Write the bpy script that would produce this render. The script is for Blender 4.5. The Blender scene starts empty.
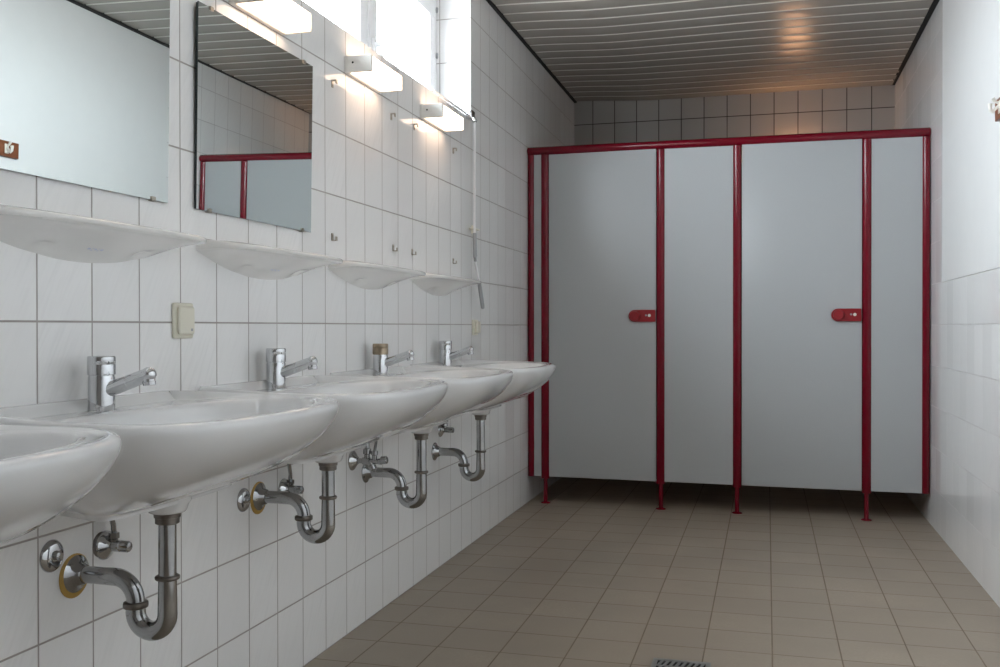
import bpy, math, random
from mathutils import Vector, Matrix
random.seed(7)
scene = bpy.context.scene
COL = scene.collection
PI = math.pi

# ------------------------------------------------------------------ materials
def new_mat(name):
    m = bpy.data.materials.new(name); m.use_nodes = True
    nt = m.node_tree; nt.nodes.clear()
    out = nt.nodes.new('ShaderNodeOutputMaterial')
    b = nt.nodes.new('ShaderNodeBsdfPrincipled')
    nt.links.new(b.outputs[0], out.inputs[0])
    return m, nt, b

def mix_rgb(nt, fac, a, b):
    n = nt.nodes.new('ShaderNodeMix'); n.data_type = 'RGBA'
    for sock, v in ((n.inputs[0], fac), (n.inputs[6], a), (n.inputs[7], b)):
        if hasattr(v, 'links') or hasattr(v, 'is_linked'): nt.links.new(v, sock)
        elif isinstance(v, (int, float)): sock.default_value = v
        else: sock.default_value = (*v, 1)
    return n.outputs[2]

def M(nt, op, a, b=None, c=None):
    n = nt.nodes.new('ShaderNodeMath'); n.operation = op
    for i, v in enumerate((a, b, c)):
        if v is None: continue
        if isinstance(v, (int, float)): n.inputs[i].default_value = v
        else: nt.links.new(v, n.inputs[i])
    return n.outputs[0]

def noise(nt, vec, scale, detail=2, rough=.5):
    n = nt.nodes.new('ShaderNodeTexNoise'); n.inputs['Scale'].default_value = scale
    n.inputs['Detail'].default_value = detail; n.inputs['Roughness'].default_value = rough
    if vec is not None: nt.links.new(vec, n.inputs['Vector'])
    return n.outputs['Fac']

def ramp(nt, fac, p0, p1, c0=(0, 0, 0), c1=(1, 1, 1)):
    n = nt.nodes.new('ShaderNodeMapRange')
    nt.links.new(fac, n.inputs[0]); n.inputs[1].default_value = p0; n.inputs[2].default_value = p1
    return n.outputs[0]

def plain(name, col, rough=.5, metal=0., nscale=30, namt=.04, bump=0., coat=0., spec=.5):
    """plain coloured surface with a faint procedural mottling"""
    m, nt, b = new_mat(name)
    tc = nt.nodes.new('ShaderNodeNewGeometry')
    f = noise(nt, tc.outputs['Position'], nscale, 3)
    d = tuple(max(0, c * (1 - namt)) for c in col); l = tuple(min(1, c * (1 + namt)) for c in col)
    nt.links.new(mix_rgb(nt, f, d, l), b.inputs['Base Color'])
    b.inputs['Roughness'].default_value = rough; b.inputs['Metallic'].default_value = metal
    b.inputs['Specular IOR Level'].default_value = spec
    b.inputs['Coat Weight'].default_value = coat; b.inputs['Coat Roughness'].default_value = .05
    if bump:
        bp = nt.nodes.new('ShaderNodeBump'); bp.inputs['Strength'].default_value = bump; bp.inputs['Distance'].default_value = .002
        nt.links.new(f, bp.inputs['Height']); nt.links.new(bp.outputs[0], b.inputs['Normal'])
    return m

def tile_mat(name, uax, u0, ustep, vax, v0, vstep, tile, grout, gw, rough=.14, wob=.0015, var=.03, streak=.0, rvar=.0, spec=.5):
    m, nt, b = new_mat(name)
    g = nt.nodes.new('ShaderNodeNewGeometry')
    sx = nt.nodes.new('ShaderNodeSeparateXYZ'); nt.links.new(g.outputs['Position'], sx.inputs[0])
    U = M(nt, 'DIVIDE', M(nt, 'SUBTRACT', sx.outputs[uax], u0), ustep)
    V = M(nt, 'DIVIDE', M(nt, 'SUBTRACT', sx.outputs[vax], v0), vstep)
    def edge(w, step):
        fr = M(nt, 'FRACT', w)
        d = M(nt, 'MINIMUM', fr, M(nt, 'SUBTRACT', 1., fr))
        return M(nt, 'MULTIPLY', d, step)          # metres to the nearest joint
    D = M(nt, 'MINIMUM', edge(U, ustep), edge(V, vstep))
    mr = nt.nodes.new('ShaderNodeMapRange'); mr.interpolation_type = 'SMOOTHSTEP'
    nt.links.new(D, mr.inputs[0]); mr.inputs[1].default_value = gw * .35; mr.inputs[2].default_value = gw * .75
    inside = mr.outputs[0]
    # per tile random
    cv = nt.nodes.new('ShaderNodeCombineXYZ')
    nt.links.new(M(nt, 'FLOOR', U), cv.inputs[0]); nt.links.new(M(nt, 'FLOOR', V), cv.inputs[1])
    wn = nt.nodes.new('ShaderNodeTexWhiteNoise'); nt.links.new(cv.outputs[0], wn.inputs['Vector'])
    lo = tuple(c * (1 - var) for c in tile); hi = tuple(min(1, c * (1 + var)) for c in tile)
    col = mix_rgb(nt, wn.outputs['Value'], lo, hi)
    if streak:
        ca, sa = math.cos(math.radians(62)), math.sin(math.radians(62))
        A = M(nt, 'SUBTRACT', M(nt, 'MULTIPLY', sx.outputs[uax], sa * 110), M(nt, 'MULTIPLY', sx.outputs[vax], ca * 110))
        B_ = M(nt, 'ADD', M(nt, 'MULTIPLY', sx.outputs[uax], ca * 9), M(nt, 'MULTIPLY', sx.outputs[vax], sa * 9))
        mp = nt.nodes.new('ShaderNodeCombineXYZ'); nt.links.new(A, mp.inputs[0]); nt.links.new(B_, mp.inputs[1])
        nt.links.new(M(nt, 'MULTIPLY', wn.outputs['Value'], 40), mp.inputs[2])
        s = noise(nt, mp.outputs[0], 1.0, 3)
        col = mix_rgb(nt, ramp(nt, s, .45, .75), col, tuple(c * (1 - streak) for c in tile))
    if rvar:
        s = noise(nt, g.outputs['Position'], 3.0, 4, .6)
        col = mix_rgb(nt, ramp(nt, s, .35, .7), col, tuple(c * (1 - rvar) for c in tile))
        s = noise(nt, g.outputs['Position'], 90, 3, .7)
        col = mix_rgb(nt, ramp(nt, s, .3, .8), col, tuple(c * .85 for c in tile))
    gn = noise(nt, g.outputs['Position'], 9, 2)
    gcol = mix_rgb(nt, gn, tuple(c * .7 for c in grout), tuple(min(1, c * 1.3) for c in grout))
    nt.links.new(mix_rgb(nt, inside, gcol, col), b.inputs['Base Color'])
    nt.links.new(M(nt, 'ADD', M(nt, 'MULTIPLY', inside, rough - .7), .7), b.inputs['Roughness'])
    b.inputs['Specular IOR Level'].default_value = spec
    bp = nt.nodes.new('ShaderNodeBump'); bp.inputs['Strength'].default_value = .5; bp.inputs['Distance'].default_value = .0015
    nt.links.new(inside, bp.inputs['Height'])
    # each tile lies a hair out of plane: wobble the normal with the tile's random colour
    vm = nt.nodes.new('ShaderNodeVectorMath'); vm.operation = 'SUBTRACT'
    nt.links.new(wn.outputs['Color'], vm.inputs[0]); vm.inputs[1].default_value = (.5, .5, .5)
    vs = nt.nodes.new('ShaderNodeVectorMath'); vs.operation = 'SCALE'; vs.inputs['Scale'].default_value = wob * 10
    nt.links.new(vm.outputs[0], vs.inputs[0])
    va = nt.nodes.new('ShaderNodeVectorMath'); va.operation = 'ADD'
    nt.links.new(bp.outputs[0], va.inputs[0]); nt.links.new(vs.outputs[0], va.inputs[1])
    vn = nt.nodes.new('ShaderNodeVectorMath'); vn.operation = 'NORMALIZE'
    nt.links.new(va.outputs[0], vn.inputs[0]); nt.links.new(vn.outputs[0], b.inputs['Normal'])
    return m

WT = (.87, .865, .86); GR = (.37, .34, .32)
TILE_L = tile_mat('white_wall_tile_y', 1, 1.504, .152, 2, 0., .2004, WT, GR, .0036, streak=.03, wob=.002, rough=.10)
TILE_R = tile_mat('white_wall_tile_right', 1, 1.46, .152, 2, -.002, .2004, WT, (.50, .48, .48), .0030, wob=.003, rough=.10, streak=.03)
TILE_REV = tile_mat('white_wall_tile_reveal', 0, .0, .150, 2, 0., .2004, WT, GR, .0034)
TILE_SILL = tile_mat('white_sill_tile', 1, 1.504, .152, 0, 0., .150, WT, GR, .0034)
TILE_B = tile_mat('shaded_wall_tile_back', 0, .1314, .152, 2, 0., .2004, (.46, .44, .42), (.045, .035, .03), .0050)  # same wall tile, darkened to stand in for shade above the cubicles
FLOOR = tile_mat('brown_floor_tile', 0, .12, .2, 1, 3.04, .2, (.37, .31, .245), (.20, .155, .11), .0038, rough=.42, wob=.002, var=.10, rvar=.16, spec=.35)
PLASTER = plain('white_plaster', (.79, .79, .785), .55, nscale=14, namt=.02, bump=.15)
REARM = plain('brown_grey_rear_wall', (.28, .26, .24), .6)
CEIL = plain('beige_ceiling_plank', (.41, .385, .35), .24, nscale=5, namt=.05, spec=.45)
GROOVE = plain('pale_plank_groove', (.66, .64, .60), .4)
BLACK = plain('dark_void', (.02, .02, .02), .9)  # black colour stands in for the darkness inside gaps and holes
CERAMIC = plain('white_ceramic', (.76, .765, .77), .05, nscale=4, namt=.015, coat=.6)
SHELFC = plain('white_ceramic_shelf', (.78, .77, .75), .16, nscale=6, namt=.03, coat=.3)
CHROME = plain('chrome', (.62, .63, .645), .06, 1., nscale=25, namt=.10)
TRAPC = plain('dull_chrome', (.41, .415, .42), .11, 1., nscale=18, namt=.30)
DARKC = plain('tarnished_chrome', (.20, .18, .16), .35, 1., nscale=40, namt=.4)
RUSTC = plain('brown_tarnished_chrome', (.36, .29, .21), .35, 1., nscale=60, namt=.5)
YELLOW = plain('yellowed_sealant', (.42, .26, .06), .6)
RED = plain('dark_red_powdercoat', (.165, .002, .012), .22, nscale=8, namt=.05, spec=.38)
LATCHRED = plain('red_plastic', (.27, .004, .010), .35)
PANEL = plain('pale_grey_laminate', (.44, .455, .465), .34, nscale=220, namt=.03)
PVC = plain('white_pvc', (.82, .82, .83), .3)
GREYPL = plain('grey_plastic', (.36, .37, .38), .45)
CREAM = plain('cream_plastic', (.74, .71, .60), .35)
LAMPW = plain('white_lamp_plastic', (.78, .76, .72), .35)
BROWN = plain('brown_wood', (.20, .065, .025), .45, nscale=60, namt=.3)
WHITEP = plain('white_hook_plastic', (.82, .80, .74), .35)
STEEL = plain('galvanised_steel', (.34, .34, .34), .4, .8, nscale=60, namt=.2)
CLIPM = plain('nickel_clip', (.46, .42, .36), .3, 1.)
INK = plain('blue_grey_stamp', (.42, .45, .58), .5)
BACKING = plain('dark_mirror_backing', (.02, .03, .03), .5)
GAPM = plain('black_gap_strip', (.02, .02, .02), .6)

m, nt, b = new_mat('mirror_silver'); MIRROR = m
g = nt.nodes.new('ShaderNodeNewGeometry')
f = noise(nt, g.outputs['Position'], 2, 2)
nt.links.new(mix_rgb(nt, f, (.80, .845, .83), (.82, .86, .845)), b.inputs['Base Color'])
b.inputs['Metallic'].default_value = 1; b.inputs['Roughness'].default_value = .0

def emit_mat(name, col, strength, col2=None):
    m, nt, b = new_mat(name)
    g = nt.nodes.new('ShaderNodeNewGeometry')
    f = noise(nt, g.outputs['Position'], 12, 2)
    nt.links.new(mix_rgb(nt, f, col, col2 or col), b.inputs['Emission Color'])
    b.inputs['Emission Strength'].default_value = strength
    b.inputs['Base Color'].default_value = (.85, .8, .75, 1); b.inputs['Roughness'].default_value = .3
    return m
DIFFUSER = emit_mat('glowing_opal_diffuser', (1., .69, .49), 5.0, (1., .73, .53))
WARMBULB = emit_mat('warm_bulb', (1., .50, .24), 46.0)

m, nt, b = new_mat('window_glass'); GLASS = m
nt.nodes.remove(b)
out = [n for n in nt.nodes if n.type == 'OUTPUT_MATERIAL'][0]
tr = nt.nodes.new('ShaderNodeBsdfTransparent'); gl = nt.nodes.new('ShaderNodeBsdfGlossy'); gl.inputs['Roughness'].default_value = .02
fr = nt.nodes.new('ShaderNodeLayerWeight'); fr.inputs['Blend'].default_value = .12
mx = nt.nodes.new('ShaderNodeMixShader')
nt.links.new(M(nt, 'MULTIPLY', fr.outputs['Facing'], .25), mx.inputs[0]); nt.links.new(tr.outputs[0], mx.inputs[1]); nt.links.new(gl.outputs[0], mx.inputs[2])
nt.links.new(mx.outputs[0], out.inputs[0]); tr.inputs[0].default_value = (.95, .97, .97, 1)

# ------------------------------------------------------------------ mesh helpers
class MB:
    def __init__(self): self.v = []; self.f = []; self.m = []; self.mi = 0
    def add(self, vs, fs, mi=None):
        o = len(self.v); self.v += [tuple(p) for p in vs]
        for q in fs: self.f.append(tuple(i + o for i in q)); self.m.append(self.mi if mi is None else mi)
        return self
    def box(self, x0, x1, y0, y1, z0, z1, mi=None, bev=0.):
        if bev <= 0:
            vs = [(x, y, z) for z in (z0, z1) for y in (y0, y1) for x in (x0, x1)]
            fs = [(0, 2, 3, 1), (4, 5, 7, 6), (0, 1, 5, 4), (2, 6, 7, 3), (0, 4, 6, 2), (1, 3, 7, 5)]
            return self.add(vs, fs, mi)
        import bmesh
        bm = bmesh.new(); bmesh.ops.create_cube(bm, size=1)
        for v in bm.verts:
            v.co = Vector(((x0 + x1) / 2 + v.co.x * (x1 - x0), (y0 + y1) / 2 + v.co.y * (y1 - y0), (z0 + z1) / 2 + v.co.z * (z1 - z0)))
        bmesh.ops.bevel(bm, geom=bm.edges[:], offset=bev, segments=3, affect='EDGES', profile=.5)
        bm.verts.index_update()
        vs = [v.co[:] for v in bm.verts]; fs = [[v.index for v in f.verts] for f in bm.faces]; bm.free()
        return self.add(vs, fs, mi)
    def rings(self, rs, cap0=True, cap1=True, mi=None, closed=True):
        n = len(rs[0]); vs = [p for r in rs for p in r]; fs = []
        for i in range(len(rs) - 1):
            for j in range(n if closed else n - 1):
                a, b_ = i * n + j, i * n + (j + 1) % n
                fs.append((a, b_, b_ + n, a + n))
        if cap0: fs.append(tuple(range(n - 1, -1, -1)))
        if cap1: fs.append(tuple(range((len(rs) - 1) * n, len(rs) * n)))
        return self.add(vs, fs, mi)
    def lathe(self, origin, axis, prof, n=32, mi=None):
        """prof: list of (distance along the axis, radius)"""
        a = Vector(axis).normalized(); h = Vector((0, 0, 1)) if abs(a.z) < .9 else Vector((1, 0, 0))
        u = a.cross(h).normalized(); w = a.cross(u); o = Vector(origin)
        rs = []
        for d, r in prof:
            r = max(r, 1e-5)
            rs.append([o + a * d + u * (r * math.cos(2 * PI * k / n)) + w * (r * math.sin(2 * PI * k / n)) for k in range(n)])
        return self.rings(rs, mi=mi)
    def tube(self, path, rad, n=20, mi=None):
        P = [Vector(p) for p in path]; rs = []; t0 = (P[1] - P[0]).normalized()
        h = Vector((0, 1, 0)) if abs(t0.y) < .9 else Vector((1, 0, 0))
        u = t0.cross(h).normalized()
        for i, p in enumerate(P):
            t = (P[min(i + 1, len(P) - 1)] - P[max(i - 1, 0)]).normalized()
            u = (u - t * u.dot(t)).normalized(); w = t.cross(u)
            r = rad[i] if isinstance(rad, (list, tuple)) else rad
            rs.append([p + u * (r * math.cos(2 * PI * k / n)) + w * (r * math.sin(2 * PI * k / n)) for k in range(n)])
        return self.rings(rs, mi=mi)
    def build(self, name, mats, parent=None, smooth=None, loc=None):
        me = bpy.data.meshes.new(name); me.from_pydata(self.v, [], self.f)
        if not isinstance(mats, (list, tuple)): mats = [mats]
        for m in mats: me.materials.append(m)
        for p, i in zip(me.polygons, self.m): p.material_index = i
        me.validate()
        import bmesh
        bm = bmesh.new(); bm.from_mesh(me); bmesh.ops.recalc_face_normals(bm, faces=bm.faces[:]); bm.to_mesh(me); bm.free()
        if smooth is not None:
            me.shade_smooth(); me.set_sharp_from_angle(angle=math.radians(smooth))
        o = bpy.data.objects.new(name, me); COL.objects.link(o)
        if parent: o.parent = parent
        if loc: o.location = loc
        return o

def tag(o, label=None, cat=None, group=None, kind=None):
    if label: o['label'] = label
    if cat: o['category'] = cat
    if group: o['group'] = group
    if kind: o['kind'] = kind
    return o
def thing(name, loc, label, cat, group=None, rz=0.):
    o = bpy.data.objects.new(name, None); COL.objects.link(o); o.location = loc; o.rotation_euler = (0, 0, rz)
    o.empty_display_size = .05
    return tag(o, label, cat, group)
def copy_tree(o, parent=None):
    c = o.copy(); COL.objects.link(c)
    if parent: c.parent = parent
    for ch in list(o.children): copy_tree(ch, c)
    return c

# ------------------------------------------------------------------ the room
W, YB, YF, H, HT = 2.095, 6.70, -1.30, 2.57, 2.70
WY0, WY1, WZ0, WZ1 = .34, 4.238, 1.942, 2.50     # window opening in the left wall
MB().box(-.3, W + .2, YF - .2, YB + .2, -.12, 0).build('floor', FLOOR)['kind'] = 'structure'

def wall_quads(mb, quads):
    for q, mi in quads: mb.add(q, [(0, 1, 2, 3)], mi)
# left wall: solid of thickness .30 with the window opening, tiled face at x = 0
mb = MB()
T = -.30
mb.box(T, 0, YF, YB + .2, 0, WZ0); mb.box(T, 0, YF, YB + .2, WZ1, HT)
mb.box(T, 0, YF, WY0, WZ0, WZ1); mb.box(T, 0, WY1, YB + .2, WZ0, WZ1)
wl = mb.build('wall_left', [TILE_L, TILE_REV, TILE_SILL])
for p in wl.data.polygons:
    p.material_index = 1 if abs(p.normal.y) > .5 else (2 if abs(p.normal.z) > .5 else 0)
wl['kind'] = 'structure'
# right wall: tiles up to 1.2 m, white plaster above them in the near part
PY, PZ = 4.915, 1.198
mb = MB()
mb.box(W, W + .2, YF, YB + .2, 0, HT, 0)
mb.box(W - .004, W + .01, YF, PY, PZ, HT - .01, 1, bev=.003)
wr = mb.build('wall_right', [TILE_R, PLASTER]); wr['kind'] = 'structure'
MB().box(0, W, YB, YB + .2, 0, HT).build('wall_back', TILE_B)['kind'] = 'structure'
MB().box(-.3, W + .2, YF - .2, YF, 0, HT).build('wall_front', REARM)['kind'] = 'structure'

# ceiling: bowed planks running across the room, pale grooves between them
def ceil_z(x, y):
    t = min(1, max(0, x / .55)); t = t * t * (3 - 2 * t)
    k = min(1, max(0, (y - 4.2) / 2.5))
    s = .0035 * math.sin(x * 2.9 + y * 1.3) * math.sin(y * 2.1 + .6)
    return 2.568 - (.012 + .010 * k) * t - .006 * k * max(0, (x - 1.2)) + s * t
P_ = .1406
NX = 24
xs = [.012 + (W - .030) * i / NX for i in range(NX + 1)]
mb = MB()
y = 6.697
k0 = 0
while y > YF:
    ya = max(y - P_, YF)
    prof = []
    for j in range(7):                         # the plank, bowed down a little
        t = j / 6; prof.append((y - .009 - t * (P_ - .018), -.0016 * math.sin(PI * t), 0))
    seg = [(y, .006, 1), (y - .004, .006, 1), (y - .009, 0, 0)] + prof[1:] + [(ya + .004, .006, 1), (ya, .006, 1)]
    for a, c in zip(seg[:-1], seg[1:]):
        vs = []; fs = []
        for i, x in enumerate(xs):
            vs += [(x, a[0], ceil_z(x, a[0]) + a[1]), (x, c[0], ceil_z(x, c[0]) + c[1])]
        for i in range(NX): fs.append((2 * i, 2 * i + 1, 2 * i + 3, 2 * i + 2))
        mb.add(vs, fs, 1 if (a[2] == 1 and c[2] == 1) or a[1] > .003 or c[1] > .003 else 0)
    y -= P_
# slab above closing the void
mb.box(-.3, W + .2, YF - .2, YB + .2, HT, HT + .1, 2)
me = bpy.data.meshes.new('ceiling'); me.from_pydata(mb.v, [], mb.f)
for m_ in (CEIL, GROOVE, BLACK): me.materials.append(m_)
for p, i in zip(me.polygons, mb.m): p.material_index = i
me.shade_smooth(); me.set_sharp_from_angle(angle=math.radians(30))
ce = bpy.data.objects.new('ceiling', me); COL.objects.link(ce); ce['kind'] = 'structure'
# black strips standing in for the shaded ceiling gaps along both side walls
t1 = MB().box(0, .018, YF, YB, 2.560, 2.60).build('gap_shade_1', BLACK); t1['kind'] = 'structure'
t2 = MB().box(W - .026, W, YF, YB, 2.545, 2.60).build('gap_shade_2', BLACK); t2['kind'] = 'structure'

# ------------------------------------------------------------------ window
win = bpy.data.objects.new('window_1', None); COL.objects.link(win); win.location = (-.17, (WY0 + WY1) / 2, WZ0); win['kind'] = 'structure'
def W_(o):                                     # parts are built in world space, then hung under the window
    o.location = -win.location; return o
FX0, FX1 = -.225, -.165
def frame_rect(mb, x0, x1, y0, y1, z0, z1, w, bev=.004):
    mb.box(x0, x1, y0, y1, z0, z0 + w, bev=bev); mb.box(x0, x1, y0, y1, z1 - w, z1, bev=bev)
    mb.box(x0, x1, y0, y0 + w, z0 + w, z1 - w, bev=bev); mb.box(x0, x1, y1 - w, y1, z0 + w, z1 - w, bev=bev)
mb = MB(); frame_rect(mb, FX0, FX1, WY0, WY1, WZ0, WZ1, .055)
SP = .775; sashes = []
yy = WY1 - .06
while yy - SP > WY0: sashes.append((yy - SP + .02, yy)); yy -= SP
for a, c in sashes[:-1]: mb.box(FX0, FX1, a - .055, a + .035, WZ0 + .05, WZ1 - .05, bev=.004)
W_(mb.build('frame', PVC, win, 40))
for i, (a, c) in enumerate(sashes):
    mb = MB(); frame_rect(mb, FX0 + .01, FX1 + .016, a, c, WZ0 + .035, WZ1 - .035, .072, bev=.005)
    s_ = mb.build('sash', PVC, win, 40); W_(s_)
    def sub(o): return o                        # children of a sash share its offset
    p_ = MB().box(FX0 + .028, FX0 + .034, a + .066, c - .066, WZ0 + .10, WZ1 - .10).build('pane', GLASS, s_)
    gk = MB(); frame_rect(gk, FX0 + .022, FX1 + .002, a + .070, c - .070, WZ0 + .105, WZ1 - .105, .004, bev=0)
    gk.build('gasket', GREYPL, s_)
    h = MB(); hx = FX1 + .016; hy = a + .03; hz = 2.06
    h.box(hx, hx + .012, hy - .014, hy + .014, hz - .035, hz + .035, bev=.004)
    h.lathe((hx, hy, hz + .01), (1, 0, 0), [(0, .011), (.035, .010), (.040, .006)], 20)
    h.box(hx + .028, hx + .042, hy - .009, hy + .010, hz - .115, hz + .020, bev=.004)
    h.build('window_handle', PVC, s_, 40)
mb = MB()
for z in (WZ0 + .09, WZ0 + .29, WZ1 - .06): mb.lathe((FX1 + .012, WY1 - .030, z - .012), (0, 0, 1), [(0, .004), (.002, .006), (.022, .006), (.024, .004)], 14)
W_(mb.build('hinge', GREYPL, win, 40))

# ------------------------------------------------------------------ washbasins
YC = [.8875, 1.605, 2.322, 3.040, 3.757]
BM = 112
def basin_outline():
    xf, ay, x0, n, yw = .476, .346, .285, 2.95, .300
    half = []
    for i in range(9): half.append((0., yw * .93 * i / 8))
    for i in range(1, 5):                      # small round at the wall corner
        a = PI / 2 * i / 5; half.append((.018 * (1 - math.cos(a)), yw * .93 + .021 * math.sin(a)))
    for i in range(0, 14):
        t = i / 14; x = .022 + (x0 - .022) * t
        half.append((x, yw + .001 + (ay - yw - .001) * math.sin(t * PI / 2)))
    for i in range(0, 31):
        t = PI / 2 * i / 30
        half.append((x0 + (xf - x0) * math.sin(t) ** (2 / n), ay * math.cos(t) ** (2 / n)))
    # resample by arc length
    L = [0]
    for p, q in zip(half[:-1], half[1:]): L.append(L[-1] + math.dist(p, q))
    N = BM // 2; out = []
    for k in range(N + 1):
        s = L[-1] * k / N; j = 0
        while j < len(L) - 2 and L[j + 1] < s: j += 1
        t = (s - L[j]) / max(1e-9, L[j + 1] - L[j])
        out.append((half[j][0] + (half[j + 1][0] - half[j][0]) * t, half[j][1] + (half[j + 1][1] - half[j][1]) * t))
    full = out + [(x, -y) for x, y in reversed(out[1:-1])]
    return full
OUT = basin_outline()
def sm(a, b_, x):
    t = min(1, max(0, (x - a) / (b_ - a))); return t * t * (3 - 2 * t)
def rim_z(x): return .8495 - .0065 * sm(.04, .26, x) - .004 * sm(.28, .47, x)
def deck_z(x): return .8275 + .0105 * sm(.06, .30, x)
def basin_mesh(dxp):
    rs = []
    xb, dep = .187, .160
    S = [1., .985, .96, .92, .86, .78, .68, .57, .46, .35, .25, .16, .08, .03, 0.]
    for s in S:
        g_ = (1 - min(s, .9995) ** 1.67) ** (1 / 1.536); r = []
        g_ = max(g_, .20)
        for x0, y0 in OUT:
            back = 1 - sm(.0, .16, x0)
            gx = g_ + (max(g_, .78) - g_) * back
            x = xb + (x0 - xb) * gx; x = x - x * back * .98
            y = y0 * (.495 + .505 * g_)
            r.append((x if x > .0005 else -.0008, y, .834 - .012 - dep * s + (rim_z(x0) - .834) * (1 - s) + .016 * back * s))
        rs.append(r)
    def inset(d, dz):
        r = []
        for i, (x0, y0) in enumerate(OUT):
            a = OUT[i - 1]; c = OUT[(i + 1) % BM]
            tx, ty = c[0] - a[0], c[1] - a[1]; l = math.hypot(tx, ty) or 1
            nx, ny = -ty / l, tx / l
            if (x0 - .25) * nx + y0 * ny > 0: nx, ny = -nx, -ny
            if x0 < 1e-4: nx, ny = (0, 0) if d < .02 else (1, 0)
            xx, yy_ = x0 + nx * d, y0 + ny * d
            r.append((xx, yy_, rim_z(xx) + dz))
        return r
    rs += [inset(.0006, -.008), inset(.0030, -.0032), inset(.0085, -.0006), inset(.016, .0), inset(.0205, -.0008)]
    r6 = inset(.027, 0)
    for i, (x0, y0) in enumerate(OUT):
        bk = 1 - sm(.0, .30, x0); xx = r6[i][0] + .012 * bk
        r6[i] = (xx, r6[i][1], (rim_z(x0) - .0025) * (1 - bk) + .8300 * bk)
    rs.append(r6)
    cx_, a_, b_ = .2740, .1720, .304
    def inner(k, dz, sh=0):
        r = []
        for x0, y0 in OUT:
            an = math.atan2(y0 / b_, (x0 - cx_) / a_)
            e = 2 / 2.4
            co, si = math.cos(an), math.sin(an)
            xx = cx_ - sh + a_ * k * math.copysign(abs(co) ** e, co); yy_ = b_ * k * math.copysign(abs(si) ** e, si)
            r.append((xx, yy_, deck_z(xx) + dz if dz > -.02 else .834 + dz))
        return r
    e0 = inner(1.0, -.0008)
    for t_ in (.25, .5, .75):
        q = t_ * t_ * (3 - 2 * t_); rs.append([(a[0] + (c[0] - a[0]) * t_, a[1] + (c[1] - a[1]) * t_, a[2] + (c[2] - a[2]) * q) for a, c in zip(r6, e0)])
    rs += [e0, inner(.988, -.0035), inner(.97, -.010), inner(.95, -.028), inner(.91, -.048), inner(.85, -.068, .002),
           inner(.76, -.088, .006), inner(.63, -.104, .012), inner(.46, -.116, .022), inner(.28, -.123, .036), inner(.12, -.127, .05)]
    mb = MB().rings(rs)
    mb.lathe((dxp, 0, .6395), (0, 0, 1), [(0, .030), (.002, .034), (.006, .0365), (.016, .040), (.024, .045), (.045, .042)], 40)
    return mb
def arc(c, r, a0, a1, n=12):
    return [(c[0] + r * math.cos(math.radians(a0 + (a1 - a0) * i / n)), 0, c[1] + r * math.sin(math.radians(a0 + (a1 - a0) * i / n))) for i in range(n + 1)]
def ring_(mb, o, ax, r, h, mi=None):
    mb.lathe(o, ax, [(-h / 2, r * .86), (-h / 2 + .0015, r * .97), (-h * .2, r), (h * .2, r), (h / 2 - .0015, r * .97), (h / 2, r * .86)], 28, mi)
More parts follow.
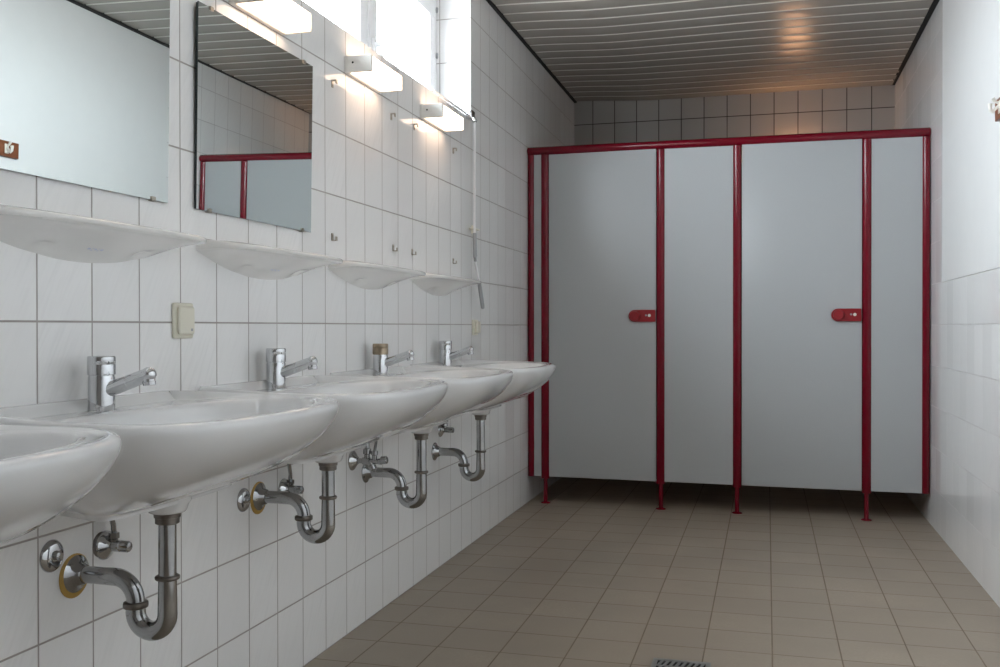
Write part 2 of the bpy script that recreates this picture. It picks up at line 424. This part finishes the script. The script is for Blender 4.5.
def make_basin(yc, tx, dxp, dz_, label):
    t = thing('washbasin', (0, yc, 0), label, 'washbasin', 'washbasins along the left wall')
    basin_mesh(dxp).build('basin_bowl', CERAMIC, t, 75)
    MB().lathe((.222, 0, .7065), (0, 0, 1), [(0, .024), (.002, .024), (.0035, .021), (.0035, .010), (.002, .006)], 28).build('drain_strainer', CHROME, t, 40)
    # mixer tap
    fz = .8275
    bd = MB().lathe((tx, 0, fz - .001), (0, 0, 1), [(0, .0262), (.003, .0262), (.004, .0250), (.068, .0250), (.070, .0238), (.0725, .0238)], 40).build('faucet', CHROME, t, 35)
    MB().lathe((tx, 0, fz + .0715), (0, 0, 1), [(0, .0250), (.001, .0262), (.020, .0262), (.021, .0256), (.022, .0262), (.034, .0262), (.0365, .0245), (.037, .019)], 40).build('faucet_cap', CHROME, bd, 35)
    an = math.radians(19); dx, dz = math.cos(an), math.sin(an)
    o = (tx + .014, 0, fz + .042)
    MB().lathe(o, (dx, 0, dz), [(-.006, .0145), (.050, .0138), (.0505, .0132), (.0515, .0132), (.052, .0138), (.088, .0134), (.094, .0128)], 32).build('spout', CHROME, bd, 35)
    e = (o[0] + dx * .098, 0, o[2] + dz * .098)
    mb = MB().lathe(e, (dx, 0, dz), [(-.012, .0120), (-.006, .0136), (0, .0145), (.006, .0128), (.010, .009), (.012, .003)], 28)
    mb.lathe((e[0] - .002, 0, e[2]), (.12, 0, -1), [(0, .0115), (.014, .0115), (.0145, .0125), (.021, .0120), (.0215, .009)], 24)
    mb.build('spout_nozzle', CHROME, bd, 35)
    # siphon trap
    zu, zb, q = .446 + dz_, .509 + dz_, dxp - .035
    path = [(dxp, 0, .633), (dxp, 0, .60), (dxp, 0, zu + .08), (dxp, 0, zu)] + arc((q, zu), .035, 0, -180, 18)[1:] + [(q - .035, 0, zu + .006), (q - .035, 0, zb - .045)] + arc((q - .080, zb - .045), .045, 0, 90, 12)[1:] + [(.06, 0, zb), (.002, 0, zb)]
    rad = [.0168, .0168, .0168, .0184] + [.0186] * 18 + [.0180, .0172] + [.0170] * 12 + [.0165, .0165]
    tp = MB().tube(path, rad, 28).build('siphon_trap', TRAPC, t, 60)
    mb = MB(); mb.lathe((dxp, 0, .618), (0, 0, 1), [(0, .0200), (.002, .0225), (.012, .0225), (.013, .0245), (.020, .0250), (.0222, .022)], 28); mb.build('flange_nut', DARKC, tp, 35)
    mb = MB(); ring_(mb, (dxp, 0, zu + .070), (0, 0, 1), .0232, .009); mb.build('coupling_nut', DARKC, tp, 35)
    mb = MB(); ring_(mb, (q - .035, 0, zb - .050), (0, 0, 1), .0235, .013); mb.build('coupling_nut', DARKC, tp, 35)
    MB().lathe((-.0008, 0, zb), (1, 0, 0), [(0, .037), (.003, .0365), (.007, .031), (.012, .023), (.022, .0195), (.024, .0172)], 36).build('wall_rosette', TRAPC, tp, 40)
    return t
BL = ['nearest white ceramic washbasin, cut off by the left edge of the picture',
      'second nearest white washbasin, its chrome trap with yellowed wall ring fully in view',
      'white washbasin in the middle of the row of five, trap ring at wall yellowed',
      'white washbasin whose chrome tap has a brown tarnished cap, fourth along the row',
      'farthest white washbasin, last in the row before the red and grey cubicles']
YC = [.8875, 1.605, 2.317, 3.030, 3.730]
basins = [make_basin(*a) for a in zip(YC, (.062, .061, .050, .053, .047), (.206, .206, .200, .198, .195), (0, 0, .031, -.006, -.024), BL)]
for k in (1, 2):                               # yellowed ring behind two rosettes
    tr_ = [c for c in basins[k].children if c.name.startswith('siphon_trap')][0]
    o = MB().lathe((0., -.004, .506 + (.031 if k == 2 else 0)), (1, 0, 0), [(0, .043), (.001, .043), (.0022, .041)], 36).build('sealant_ring', YELLOW, tr_, 40)
    o['label'] = 'yellowed sealant ring behind the rosette'
fc = [c for c in basins[3].children if c.name.startswith('faucet')][0]
cap = [c for c in fc.children if c.name.startswith('faucet_cap')][0]
cap.data = cap.data.copy(); cap.data.materials[0] = RUSTC; cap['label'] = 'brown tarnished tap cap'

# ------------------------------------------------------------------ angle valves and wall caps
def rosette(mb, r=.030): mb.lathe((0, 0, 0), (1, 0, 0), [(0, r), (.002, r), (.006, r * .9), (.013, r * .55), (.018, r * .4), (.020, r * .36)], 32)
def knob(mb, o, ax, r=.011, l=.026):
    a = Vector(ax).normalized(); h = Vector((0, 0, 1)) if abs(a.z) < .9 else Vector((1, 0, 0)); u = a.cross(h).normalized(); w = a.cross(u); o = Vector(o)
    n = 24; rs = []
    for d, k in ((0, .8), (.002, 1), (l - .003, 1), (l, .8), (l + .001, .4)):
        rs.append([o + a * d + (u * math.cos(2 * PI * j / n) + w * math.sin(2 * PI * j / n)) * r * k * (1 if j % 2 else .88) for j in range(n)])
    mb.rings(rs)
def make_valve(k, y, z, target, dark=True):
    y -= YC[k]; b_ = basins[k]; tx, ty, tz = target[0], target[1] - YC[k] - y, target[2] - z
    mb = MB(); mb.lathe((.010, 0, 0), (1, 0, 0), [(0, .0085), (.010, .0085), (.012, .0115), (.028, .0115), (.030, .008), (.038, .007)], 24)
    mb.lathe((.022, 0, 0), (0, 0, 1), [(0, .008), (.014, .008), (.016, .0105), (.027, .0105), (.029, .006)], 6)
    t = mb.build('angle_valve', TRAPC, b_, 35, (0, y, z))
    mb = MB(); rosette(mb); mb.build('wall_rosette', CHROME, t, 40)
    if dark: MB().lathe((0, -.012, .004), (1, 0, 0), [(0, .026), (.0012, .026)], 24).build('wall_hole', DARKC, t, 40)
    mb = MB(); knob(mb, (.034, 0, 0), (1, 0, 0), .0115, .025); mb.build('valve_handle', TRAPC, t, 30)
    MB().tube([(.022, 0, .026), (.022 + (tx - .022) * .2, ty * .15, .045), (.022 + (tx - .022) * .6, ty * .6, tz * .6), (tx, ty, tz)], .0055, 14).build('supply_pipe', TRAPC, t, 60)
make_valve(1, 1.692, .546, (.040, 1.645, .675))
make_valve(2, 2.450, .538, (.040, 2.40, .675), False)
make_valve(4, 3.800, .566, (.040, 3.79, .675), False)
# double valve with a downward hose outlet under the fourth basin
mb = MB(); mb.lathe((.01, 0, 0), (1, 0, 0), [(0, .0085), (.025, .0085), (.027, .012), (.052, .012), (.054, .0085), (.080, .008), (.082, .010), (.092, .010), (.094, .006)], 24)
mb.lathe((.052, 0, 0), (0, 0, 1), [(0, .009), (.022, .009), (.024, .013), (.040, .013), (.042, .008), (.060, .008)], 20)
mb.lathe((.078, 0, -.002), (0, 0, 1), [(0, .008), (.022, .008), (.024, .011), (.036, .011)], 20)
t = mb.build('angle_valve', TRAPC, basins[3], 35, (0, 2.918 - YC[3], .556)); t['label'] = 'double chrome valve with downward hose outlet'
mb = MB(); rosette(mb, .033); mb.build('wall_rosette', CHROME, t, 40)
MB().lathe((.060, 0, 0), (.55, 0, -1), [(0, .010), (.014, .010), (.016, .0125), (.030, .0125), (.032, .009)], 20).build('hose_outlet', TRAPC, t, 35)
mb = MB(); knob(mb, (.100, 0, .004), (1, 0, .1), .013, .022); mb.build('valve_handle', TRAPC, t, 30)
MB().tube([(.078, 0, .03), (.076, .02, .07), (.065, .05, .112)], .005, 12).build('supply_pipe', TRAPC, t, 60)

def make_cap(label, y, z):
    t = thing('blanking_disc', (0, y, z), label, 'wall disc', 'round chrome wall discs')
    MB().lathe((0, 0, 0), (1, 0, 0), [(0, .031), (.002, .031), (.006, .028), (.009, .022), (.010, .012)], 36).build('disc_plate', CHROME, t, 40)
    MB().lathe((.008, 0, 0), (1, 0, 0), [(0, .011), (.004, .0105), (.009, .007), (.010, .003)], 24).build('centre_screw', CHROME, t, 40)
make_cap('round chrome disc on tiles under the nearest basins, near the lower left corner', 1.538, .559)
make_cap('round chrome disc on tiles, just left of the middle basin trap', 2.234, .545)

# ------------------------------------------------------------------ ceramic shelves
def shelf_mesh():
    NY, n = 64, 4.6; hw, dp = .316, .125
    rs = []
    for i in range(NY + 1):
        y = -hw + 2 * hw * i / NY
        y = hw * math.sin((i / NY - .5) * PI) * .5 + y * .5
        q = min(1., abs(y) / hw)
        d = max(.0015, dp * (1 - q ** n) ** (1 / n))
        zw = 1.174 - .055 * (1 - q ** 2.0)     # underside height at the wall
        zl = 1.178                              # bottom of the front lip
        lip = .012 * min(1, d / .02)
        r = [(0, y, 1.2)]
        r += [(d * .7, y, 1.196), (d - min(.005, d * .3), y, zl + .012), (d - min(.0015, d * .1), y, zl + .0105), (d, y, zl + .007), (d, y, zl + .003), (d - min(.002, d * .2), y, zl)]
        for j in range(1, 13):
            t = j / 12
            x = d * (1 - t) * .985; z = zl + (zw - zl) * t ** 1.35
            for yd in (-.120, .160):
                z += .010 * math.exp(-((y - yd) / .028) ** 2 - ((x - .020) / .013) ** 2)
            r.append((x, y, z))
        rs.append(r)
    return MB().rings(rs)
def make_shelf():
    t = shelf_mesh().build('ceramic_shelf', SHELFC, None, 50)
    return t
sh0 = make_shelf(); shelves = [sh0] + [sh0.copy() for _ in range(3)]
for s_ in shelves[1:]: COL.objects.link(s_)
SL = ['white ceramic shelf under the big mirror at the left edge, nearest of the four shelves',
      'white ceramic shelf under the smaller mirror that reflects the red cubicle posts',
      'third white ceramic shelf from the camera, on bare tiles below empty mirror clips',
      'farthest white ceramic shelf, small, ending beside the hanging window crank']
for s_, y, lb in zip(shelves, (1.623, 2.340, 3.055, 3.768), SL):
    s_.location = (0, y, 0); tag(s_, lb, 'shelf', 'ceramic shelves above the washbasins')
for s_, sc_ in ((shelves[0], 1.), (shelves[1], .9)):
    mb = MB()
    for k, (a, c) in enumerate(((-.030, -.022), (-.019, -.013), (-.010, -.004), (-.001, .004), (.007, .015))):
        for q in ((0.036, .0385), (.042, .0435)) if k % 2 else ((.038, .0425),):
            zz = lambda x, y: 1.178 + (1.174 - .055 * (1 - (abs(y) / .3) ** 2) - 1.178) * max(0, 1 - x / .12) ** 1.35 - .0012
            mb.add([(q[0], a, zz(q[0], a)), (q[0], c, zz(q[0], c)), (q[1], c, zz(q[1], c)), (q[1], a, zz(q[1], a))], [(0, 1, 2, 3)])
    mb.build('maker_stamp', INK, s_)['label'] = 'small faded blue-grey stamp under the shelf'

# ------------------------------------------------------------------ mirrors, clips
def clip_mb(up):
    s = -1 if up else 1
    mb = MB(); mb.box(.0, .003, -.006, .006, -.012, .012, bev=.001)
    mb.box(.002, .017, -.006, .006, -s * .0105 - .0015, -s * .0105 + .0015, bev=.0007)
    mb.box(.014, .017, -.006, .006, min(-s * .0105, s * .001), max(-s * .0105, s * .001), bev=.0007)
    mb.lathe((.003, 0, s * .005), (1, 0, 0), [(0, .004), (.0015, .0035), (.002, .001)], 12)
    return mb
def make_mirror(y0, y1, label):
    t = thing('wall_mirror', (0.0008, (y0 + y1) / 2, 1.27), label, 'mirror', None)
    t.rotation_euler = (0, .0150, 0)                  # hangs with its top a little off the wall
    h = (y1 - y0) / 2; z1 = .488
    MB().box(0, .0050, -h + .002, h - .002, .001, z1 - .002).build('mirror_backing', BACKING, t)
    o = MB().box(.0050, .0080, -h, h, 0, z1).build('mirror_glass', [BACKING, MIRROR], t)
    for p in o.data.polygons:
        if p.normal.x > .9: p.material_index = 1
    for yy_ in (-h + .055, h - .055):
        o = MB(); o.box(.0010, .0105, -.007, .007, -.003, -.0005); o.box(.0082, .0105, -.007, .007, -.003, .007); o.build('mirror_clip', CLIPM, t, None, (0, yy_, 0))
        o = MB(); o.box(.0010, .0105, -.007, .007, .0005, .003); o.box(.0082, .0105, -.007, .007, -.007, .003); o.build('mirror_clip', CLIPM, t, None, (0, yy_, z1))
make_mirror(1.305, 1.900, 'frameless mirror at the left edge reflecting pale wall and a brown hook board')
make_mirror(2.012, 2.606, 'frameless mirror reflecting red cubicle posts and ceiling planks')
clips = [(2.7706, 1.747, 1, 'upper bare clip nearest the mirror, left of and below the middle lamp'),
         (3.2607, 1.747, 1, 'upper bare metal clip just below the right end of the middle lamp'),
         (3.4962, 1.757, 1, 'small bare clip just left of and below the farthest lamp'),
         (3.9741, 1.749, 1, 'farthest upper bare metal clip, between the last lamp and the crank rod'),
         (2.7682, 1.271, 0, 'lower bare L-shaped clip nearest the mirror, above the third shelf left end'),
         (3.2778, 1.277, 0, 'lower bare clip above the middle of the third shelf, left one of a close pair'),
         (3.4723, 1.277, 0, 'lower bare L-shaped clip, right one of a close pair above the third and fourth shelves'),
         (3.9721, 1.2754, 0, 'farthest lower bare L-shaped clip, above the last shelf beside the crank rod')]
cu = clip_mb(True); cd = clip_mb(False); first = {}
for y, z, up, lb in clips:
    if up not in first: o = (cu if up else cd).build('mirror_clip', CLIPM, None, 40); first[up] = o
    else: o = first[up].copy(); COL.objects.link(o)
    o.location = (0, y, z); tag(o, lb, 'clip', 'bare mirror clips left on the tiles')

# ------------------------------------------------------------------ lamps above the mirrors
def make_lamp():
    t = thing('wall_lamp', (0, 0, 1.805), '', 'lamp', 'lamps above the mirrors')
    MB().box(0, .014, -.14, .14, -.002, .054, bev=.003).build('lamp_base', LAMPW, t, 40)
    mb = MB().box(.012, .094, -.14, -.126, 0, .052, bev=.003)
    mb.lathe((.030, -.1402, .030), (0, -1, 0), [(0, .0035), (.0006, .0030)], 14, 1)
    for x in (.050, .070): mb.lathe((x, -.1402, .028), (0, -1, 0), [(0, .0065), (.0006, .006)], 16, 0)
    mb.build('end_cap', [LAMPW, BLACK], t, 40)
    MB().box(.012, .092, .134, .14, 0, .052, bev=.002).build('end_cap', LAMPW, t, 40)
    MB().box(.0145, .093, -.1255, .1335, .001, .051, bev=.006).build('diffuser', DIFFUSER, t, 40)
    return t
l0 = make_lamp(); lamps = [l0, copy_tree(l0), copy_tree(l0)]
for o, y, lb in zip(lamps, (2.31, 3.00, 3.70), ['glowing box lamp above the mirror with red reflections, cut by the top edge',
        'middle glowing box lamp on bare tiles, its screw-dotted end cap facing the camera',
        'farthest glowing box lamp, nearest the window corner and hanging crank rod']):
    o.location.y = y; o['label'] = lb
# small warm luminaire on the back wall, over the right-hand cubicle, behind the partition
t = thing('bulkhead_lamp', (1.48, YB, 2.03), 'warm lamp on the back wall behind the right cubicle door', 'lamp')
mb = MB().box(-.13, .13, -.110, 0, -.03, .006); mb.box(-.13, .13, -.110, -.100, .006, .060); mb.box(-.13, -.12, -.100, 0, .006, .060); mb.box(.12, .13, -.100, 0, .006, .060)
mb.build('lamp_tray', LAMPW, t)
MB().lathe((-.05, -.048, .032), (1, 0, 0), [(0, .006), (.004, .020), (.096, .020), (.10, .006)], 20).build('lamp_tube', WARMBULB, t, 40)

# ------------------------------------------------------------------ switch, socket, window crank
t = thing('light_switch', (0, 1.962, 1.006), 'cream square light switch on tiles between the first two shelves', 'switch')
MB().box(0, .009, -.039, .039, -.041, .041, bev=.005).build('switch_plate', CREAM, t, 40)
MB().box(.008, .018, -.031, .031, -.032, .033, bev=.006).build('rocker', CREAM, t, 40)
mb = MB(); mb.box(.0182, .0185, .012, .020, -.024, -.018); mb.build('rocker_mark', GREYPL, t)
t = thing('wall_socket', (0, 4.281, .989), 'small cream plastic box on far tiles below the hanging crank', 'socket')
MB().box(0, .010, -.036, .036, -.036, .036, bev=.004).build('socket_plate', CREAM, t, 40)
MB().box(.009, .026, -.026, .026, -.026, .028, bev=.006).build('socket_cover', CREAM, t, 40)

t = thing('window_crank', (0, 4.17, 1.93), 'window opener crank, silver bar along the sill, hanging white rod with grey grips', 'crank')
def L_(p): return (p[0], p[1] - 4.17, p[2] - 1.93)
MB().tube([L_((.006, 3.70, 1.946)), L_((.006, 4.19, 1.946))], .0045, 12).build('sill_bar', PVC, t, 60)
mb = MB(); mb.box(.0, .030, -.015, .035, -.005, .035, bev=.004); mb.lathe((.030, .0, .0), (.6, -.2, -1), [(0, .008), (.006, .012), (.022, .012), (.026, .007)], 18)
mb.build('gear_bracket', CHROME, t, 35)
MB().tube([L_((.040, 4.165, 1.915)), L_((.040, 4.163, 1.60)), L_((.040, 4.160, 1.40))], .0055, 14).build('crank_rod', PVC, t, 60)
MB().tube([L_((.040, 4.160, 1.412)), L_((.040, 4.160, 1.405)), L_((.041, 4.163, 1.31)), L_((.041, 4.163, 1.302))], [.008, .0095, .0095, .008], 16).build('crank_grip', GREYPL, t, 50)
MB().tube([L_((.041, 4.163, 1.303)), L_((.041, 4.166, 1.285))], .0065, 12).build('crank_joint', TRAPC, t, 50)
MB().tube([L_((.041, 4.166, 1.288)), L_((.046, 4.215, 1.185))], .0052, 12).build('crank_rod', PVC, t, 60)
MB().tube([L_((.046, 4.214, 1.190)), L_((.046, 4.216, 1.184)), L_((.050, 4.255, 1.082)), L_((.050, 4.257, 1.076))], [.007, .009, .009, .007], 16).build('crank_grip', GREYPL, t, 50)
mb = MB(); mb.box(0, .012, .065, .095, -.515, -.475, bev=.003); mb.box(.010, .036, .0, .088, -.500, -.492, bev=.002)
mb.build('rod_clip', CREAM, t, 35)

# ------------------------------------------------------------------ coat hooks on the right wall
t = thing('hook_board', (W - .003, 3.45, 1.745), 'brown wooden board with white coat hooks on the white plaster wall, at the right edge', 'coat rack')
MB().box(-.018, 0, -.30, .297, -.036, .036, bev=.003).build('board', BROWN, t, 40)
for yy_ in (-.22, 0., .22):
    mb = MB(); mb.box(-.022, -.018, -.012, .012, -.022, .022, bev=.0015)
    mb.tube([(-.020, 0, .004), (-.035, 0, -.008), (-.040, 0, -.016), (-.047, 0, -.010), (-.049, 0, .004), (-.048, 0, .012)], [.006, .006, .0065, .0065, .007, .0085], 14)
    mb.tube([(-.020, 0, .012), (-.034, 0, .020), (-.040, 0, .030)], [.005, .005, .0075], 12)
    mb.build('coat_hook', WHITEP, t, 50, (0, yy_, 0))

# ------------------------------------------------------------------ cubicle partition
sl = -.031; rz = math.atan(sl)
t = thing('cubicle_partition', (0, 5.335, 0), 'pale grey toilet cubicle partition with two doors and dark red posts across the room', 'partition', None, rz)
PB, PT = .152, 1.962
LEN = W / math.cos(rz)
MB().box(.028, .083, -.013, .013, PB, PT).build('panel', PANEL, t)['label'] = 'very narrow grey panel at the left wall'
MB().box(.765, 1.136, -.013, .013, PB, PT).build('panel', PANEL, t)
MB().box(1.812, 2.070, -.013, .013, PB, PT).build('panel', PANEL, t)
# rail: rounded front, flat back
def rail_section(n=16):
    pts = []
    for i in range(n + 1):
        a = math.radians(-78 + 156 * i / n)
        pts.append((-math.cos(a) * .034 + .004, math.sin(a) * .0255))
    return pts + [(.03, .0245), (.03, -.0245)]
def zr(x): return 1.981 - .0072 * x
rs = []
for x in (.001, .004, W - .005, W - .002):
    k = .93 if x in (.001, W - .002) else 1
    rs.append([(x, p[0] * k, zr(x) + p[1] * k) for p in rail_section()])
MB().rings(rs).build('top_rail', RED, t, 40)
def post_section(w):
    pts = []
    for i in range(17):
        a = math.radians(-80 + 160 * i / 16); pts.append((math.sin(a) * w / 2, -math.cos(a) * .020 - .006))
    return pts + [(w / 2, .018), (w / 2 - .004, .022), (-w / 2 + .004, .022), (-w / 2, .018)]
def post(x, w, z0):
    z1 = zr(x) - .023
    rs = []
    for z, k in ((z0, .96), (z0 + .002, 1), (z1, 1)): rs.append([(x + p[0] * k, p[1] * k, z) for p in post_section(w)])
    return MB().rings(rs).build('post', RED, t, 40)
post(.0200, .038, .150); post(W - .0205, .038, .152)
for x in (.1005, .7480, 1.1515, 1.7960):
    post(x, .0455, .140)
    mb = MB(); mb.lathe((x, 0, 0.0), (0, 0, 1), [(0, .027), (.003, .027), (.006, .022), (.008, .0115), (.139, .0115)], 24)
    mb.build('foot', RED, t, 40)
for x0, x1 in ((.1250, .7235), (1.1765, 1.7715)):
    d = MB().box(x0, x1, -.017, .013, PB, PT - .006, bev=.0015).build('door', PANEL, t, 40)
    lt = MB(); n = 14; hz = 1.051; r = .033; xl = x1 - .148 + r; pts = []
    for i in range(n + 1):
        a = math.radians(90 + 180 * i / n); pts.append((xl + r * math.cos(a), hz + r * math.sin(a)))
    pts += [(x1 - .006, hz - r), (x1 - .002, hz - r + .004), (x1 - .002, hz + r - .004), (x1 - .006, hz + r)]
    cxm = sum(p[0] for p in pts) / len(pts)
    rs = []
    for yv, k in ((-.017, 1), (-.029, 1), (-.032, .97)): rs.append([(cxm + (p[0] - cxm) * k, yv, hz + (p[1] - hz) * k) for p in pts])
    lt.rings(rs); lt.build('latch', LATCHRED, d, 40)
    MB().lathe((xl + .002, -.031, hz), (0, -1, 0), [(0, .026), (.016, .027), (.020, .0255), (.021, .020), (.0195, .012)], 32).build('door_knob', LATCHRED, d, 35)
    mb = MB(); mb.lathe((x1 - .034, -.0318, hz + .002), (0, -1, 0), [(0, .0085), (.0012, .008)], 18, 0)
    mb.lathe((x1 - .052, -.0318, hz + .003), (0, -1, 0), [(0, .0055), (.0010, .005)], 14, 1)
    mb.build('latch_indicator', [WHITEP, GREYPL], d, 35)
    MB().box(x1 + .0005, x1 + .0022, -.012, .008, PB + .01, PT - .02).build('door_gap_strip', GAPM, d)  # thin black strip filling the gap beside the door
MB().box(1.130, 1.160, .024, 1.335, PB, PT).build('divider_panel', PANEL, t)

# ------------------------------------------------------------------ floor drain
t = thing('floor_drain', (1.062, 2.822, 0), 'square steel floor drain grate at the bottom edge of the picture', 'drain')
mb = MB(); fw_ = .084
for a in ((-fw_, fw_, -fw_, -fw_ + .014), (-fw_, fw_, fw_ - .014, fw_), (-fw_, -fw_ + .014, -fw_ + .014, fw_ - .014), (fw_ - .014, fw_, -fw_ + .014, fw_ - .014)):
    mb.box(a[0], a[1], a[2], a[3], 0, .0035)
mb.build('drain_frame', STEEL, t)
MB().box(-.075, .075, -.075, .075, .0003, .0008).build('drain_hole', BLACK, t)  # flat black sheet standing in for the shaded opening under the grate
mb = MB()
for j in range(3):
    yc = -.048 + .048 * j
    for i in range(8):
        x = -.068 + i * .017
        mb.add([(x, yc - .019, .0034), (x + .008, yc - .019, .0034), (x + .016, yc + .019, .0034), (x + .008, yc + .019, .0034),
                (x, yc - .019, .0010), (x + .008, yc - .019, .0010), (x + .016, yc + .019, .0010), (x + .008, yc + .019, .0010)],
               [(0, 1, 2, 3), (7, 6, 5, 4), (0, 4, 5, 1), (1, 5, 6, 2), (2, 6, 7, 3), (3, 7, 4, 0)])
    mb.box(-.074, .074, yc + .0195, yc + .0285, .0010, .0034)
mb.build('grate', STEEL, t)

# ------------------------------------------------------------------ daylight
w = bpy.data.worlds.new('sky'); scene.world = w; w.use_nodes = True
nt = w.node_tree; nt.nodes.clear()
out = nt.nodes.new('ShaderNodeOutputWorld'); bg = nt.nodes.new('ShaderNodeBackground')
tc = nt.nodes.new('ShaderNodeTexCoord'); sp = nt.nodes.new('ShaderNodeSeparateXYZ'); nt.links.new(tc.outputs['Generated'], sp.inputs[0])
mr = nt.nodes.new('ShaderNodeMapRange'); nt.links.new(sp.outputs[2], mr.inputs[0]); mr.inputs[1].default_value = -.12; mr.inputs[2].default_value = .08
cl = mix_rgb(nt, mr.outputs[0], (.42, .43, .45), (.87, .93, 1.0))     # pale ground below, overcast sky above
nt.links.new(cl, bg.inputs[0]); bg.inputs[1].default_value = 32.0
nt.links.new(bg.outputs[0], out.inputs[0])
# portal in the window opening guides the sky's light (it adds none)
la = bpy.data.lights.new('window_portal', 'AREA'); la.shape = 'RECTANGLE'; la.size = WY1 - WY0; la.size_y = WZ1 - WZ0
la.cycles.is_portal = True
lo = bpy.data.objects.new('window_portal', la); COL.objects.link(lo)
lo.location = (-.24, (WY0 + WY1) / 2, (WZ0 + WZ1) / 2)
lo.rotation_euler = Matrix(((0, 0, -1), (1, 0, 0), (0, -1, 0))).to_euler()   # local -Z looks into the room (+x)

# ------------------------------------------------------------------ camera
f, yaw, pitch, roll = 969.42, .2689, -.0066, -.001
cy, sy = math.cos(yaw), math.sin(yaw)
fwd = Vector((-sy * math.cos(pitch), cy * math.cos(pitch), math.sin(pitch))); rt = Vector((cy, sy, 0)); up = rt.cross(fwd)
r2 = rt * math.cos(roll) + up * math.sin(roll); u2 = -rt * math.sin(roll) + up * math.cos(roll)
cam = bpy.data.cameras.new('camera'); co = bpy.data.objects.new('camera', cam); COL.objects.link(co)
cam.sensor_width = 36; cam.lens = f / 1000 * 36; cam.clip_start = .02
mw = Matrix((r2, u2, -fwd)).transposed().to_4x4(); mw.translation = Vector((1.3042, 0, .9906))
co.matrix_world = mw
scene.camera = co

scene.view_settings.view_transform = 'Standard'; scene.view_settings.look = 'None'
scene.view_settings.exposure = 0.17; scene.view_settings.gamma = 1
scene.view_settings.use_curve_mapping = False
scene.cycles.use_denoising = True
scene.cycles.max_bounces = 14; scene.cycles.diffuse_bounces = 8; scene.cycles.glossy_bounces = 6; scene.cycles.transparent_max_bounces = 12
scene.cycles.sample_clamp_indirect = 8
scene.cycles.caustics_reflective = False; scene.cycles.caustics_refractive = False
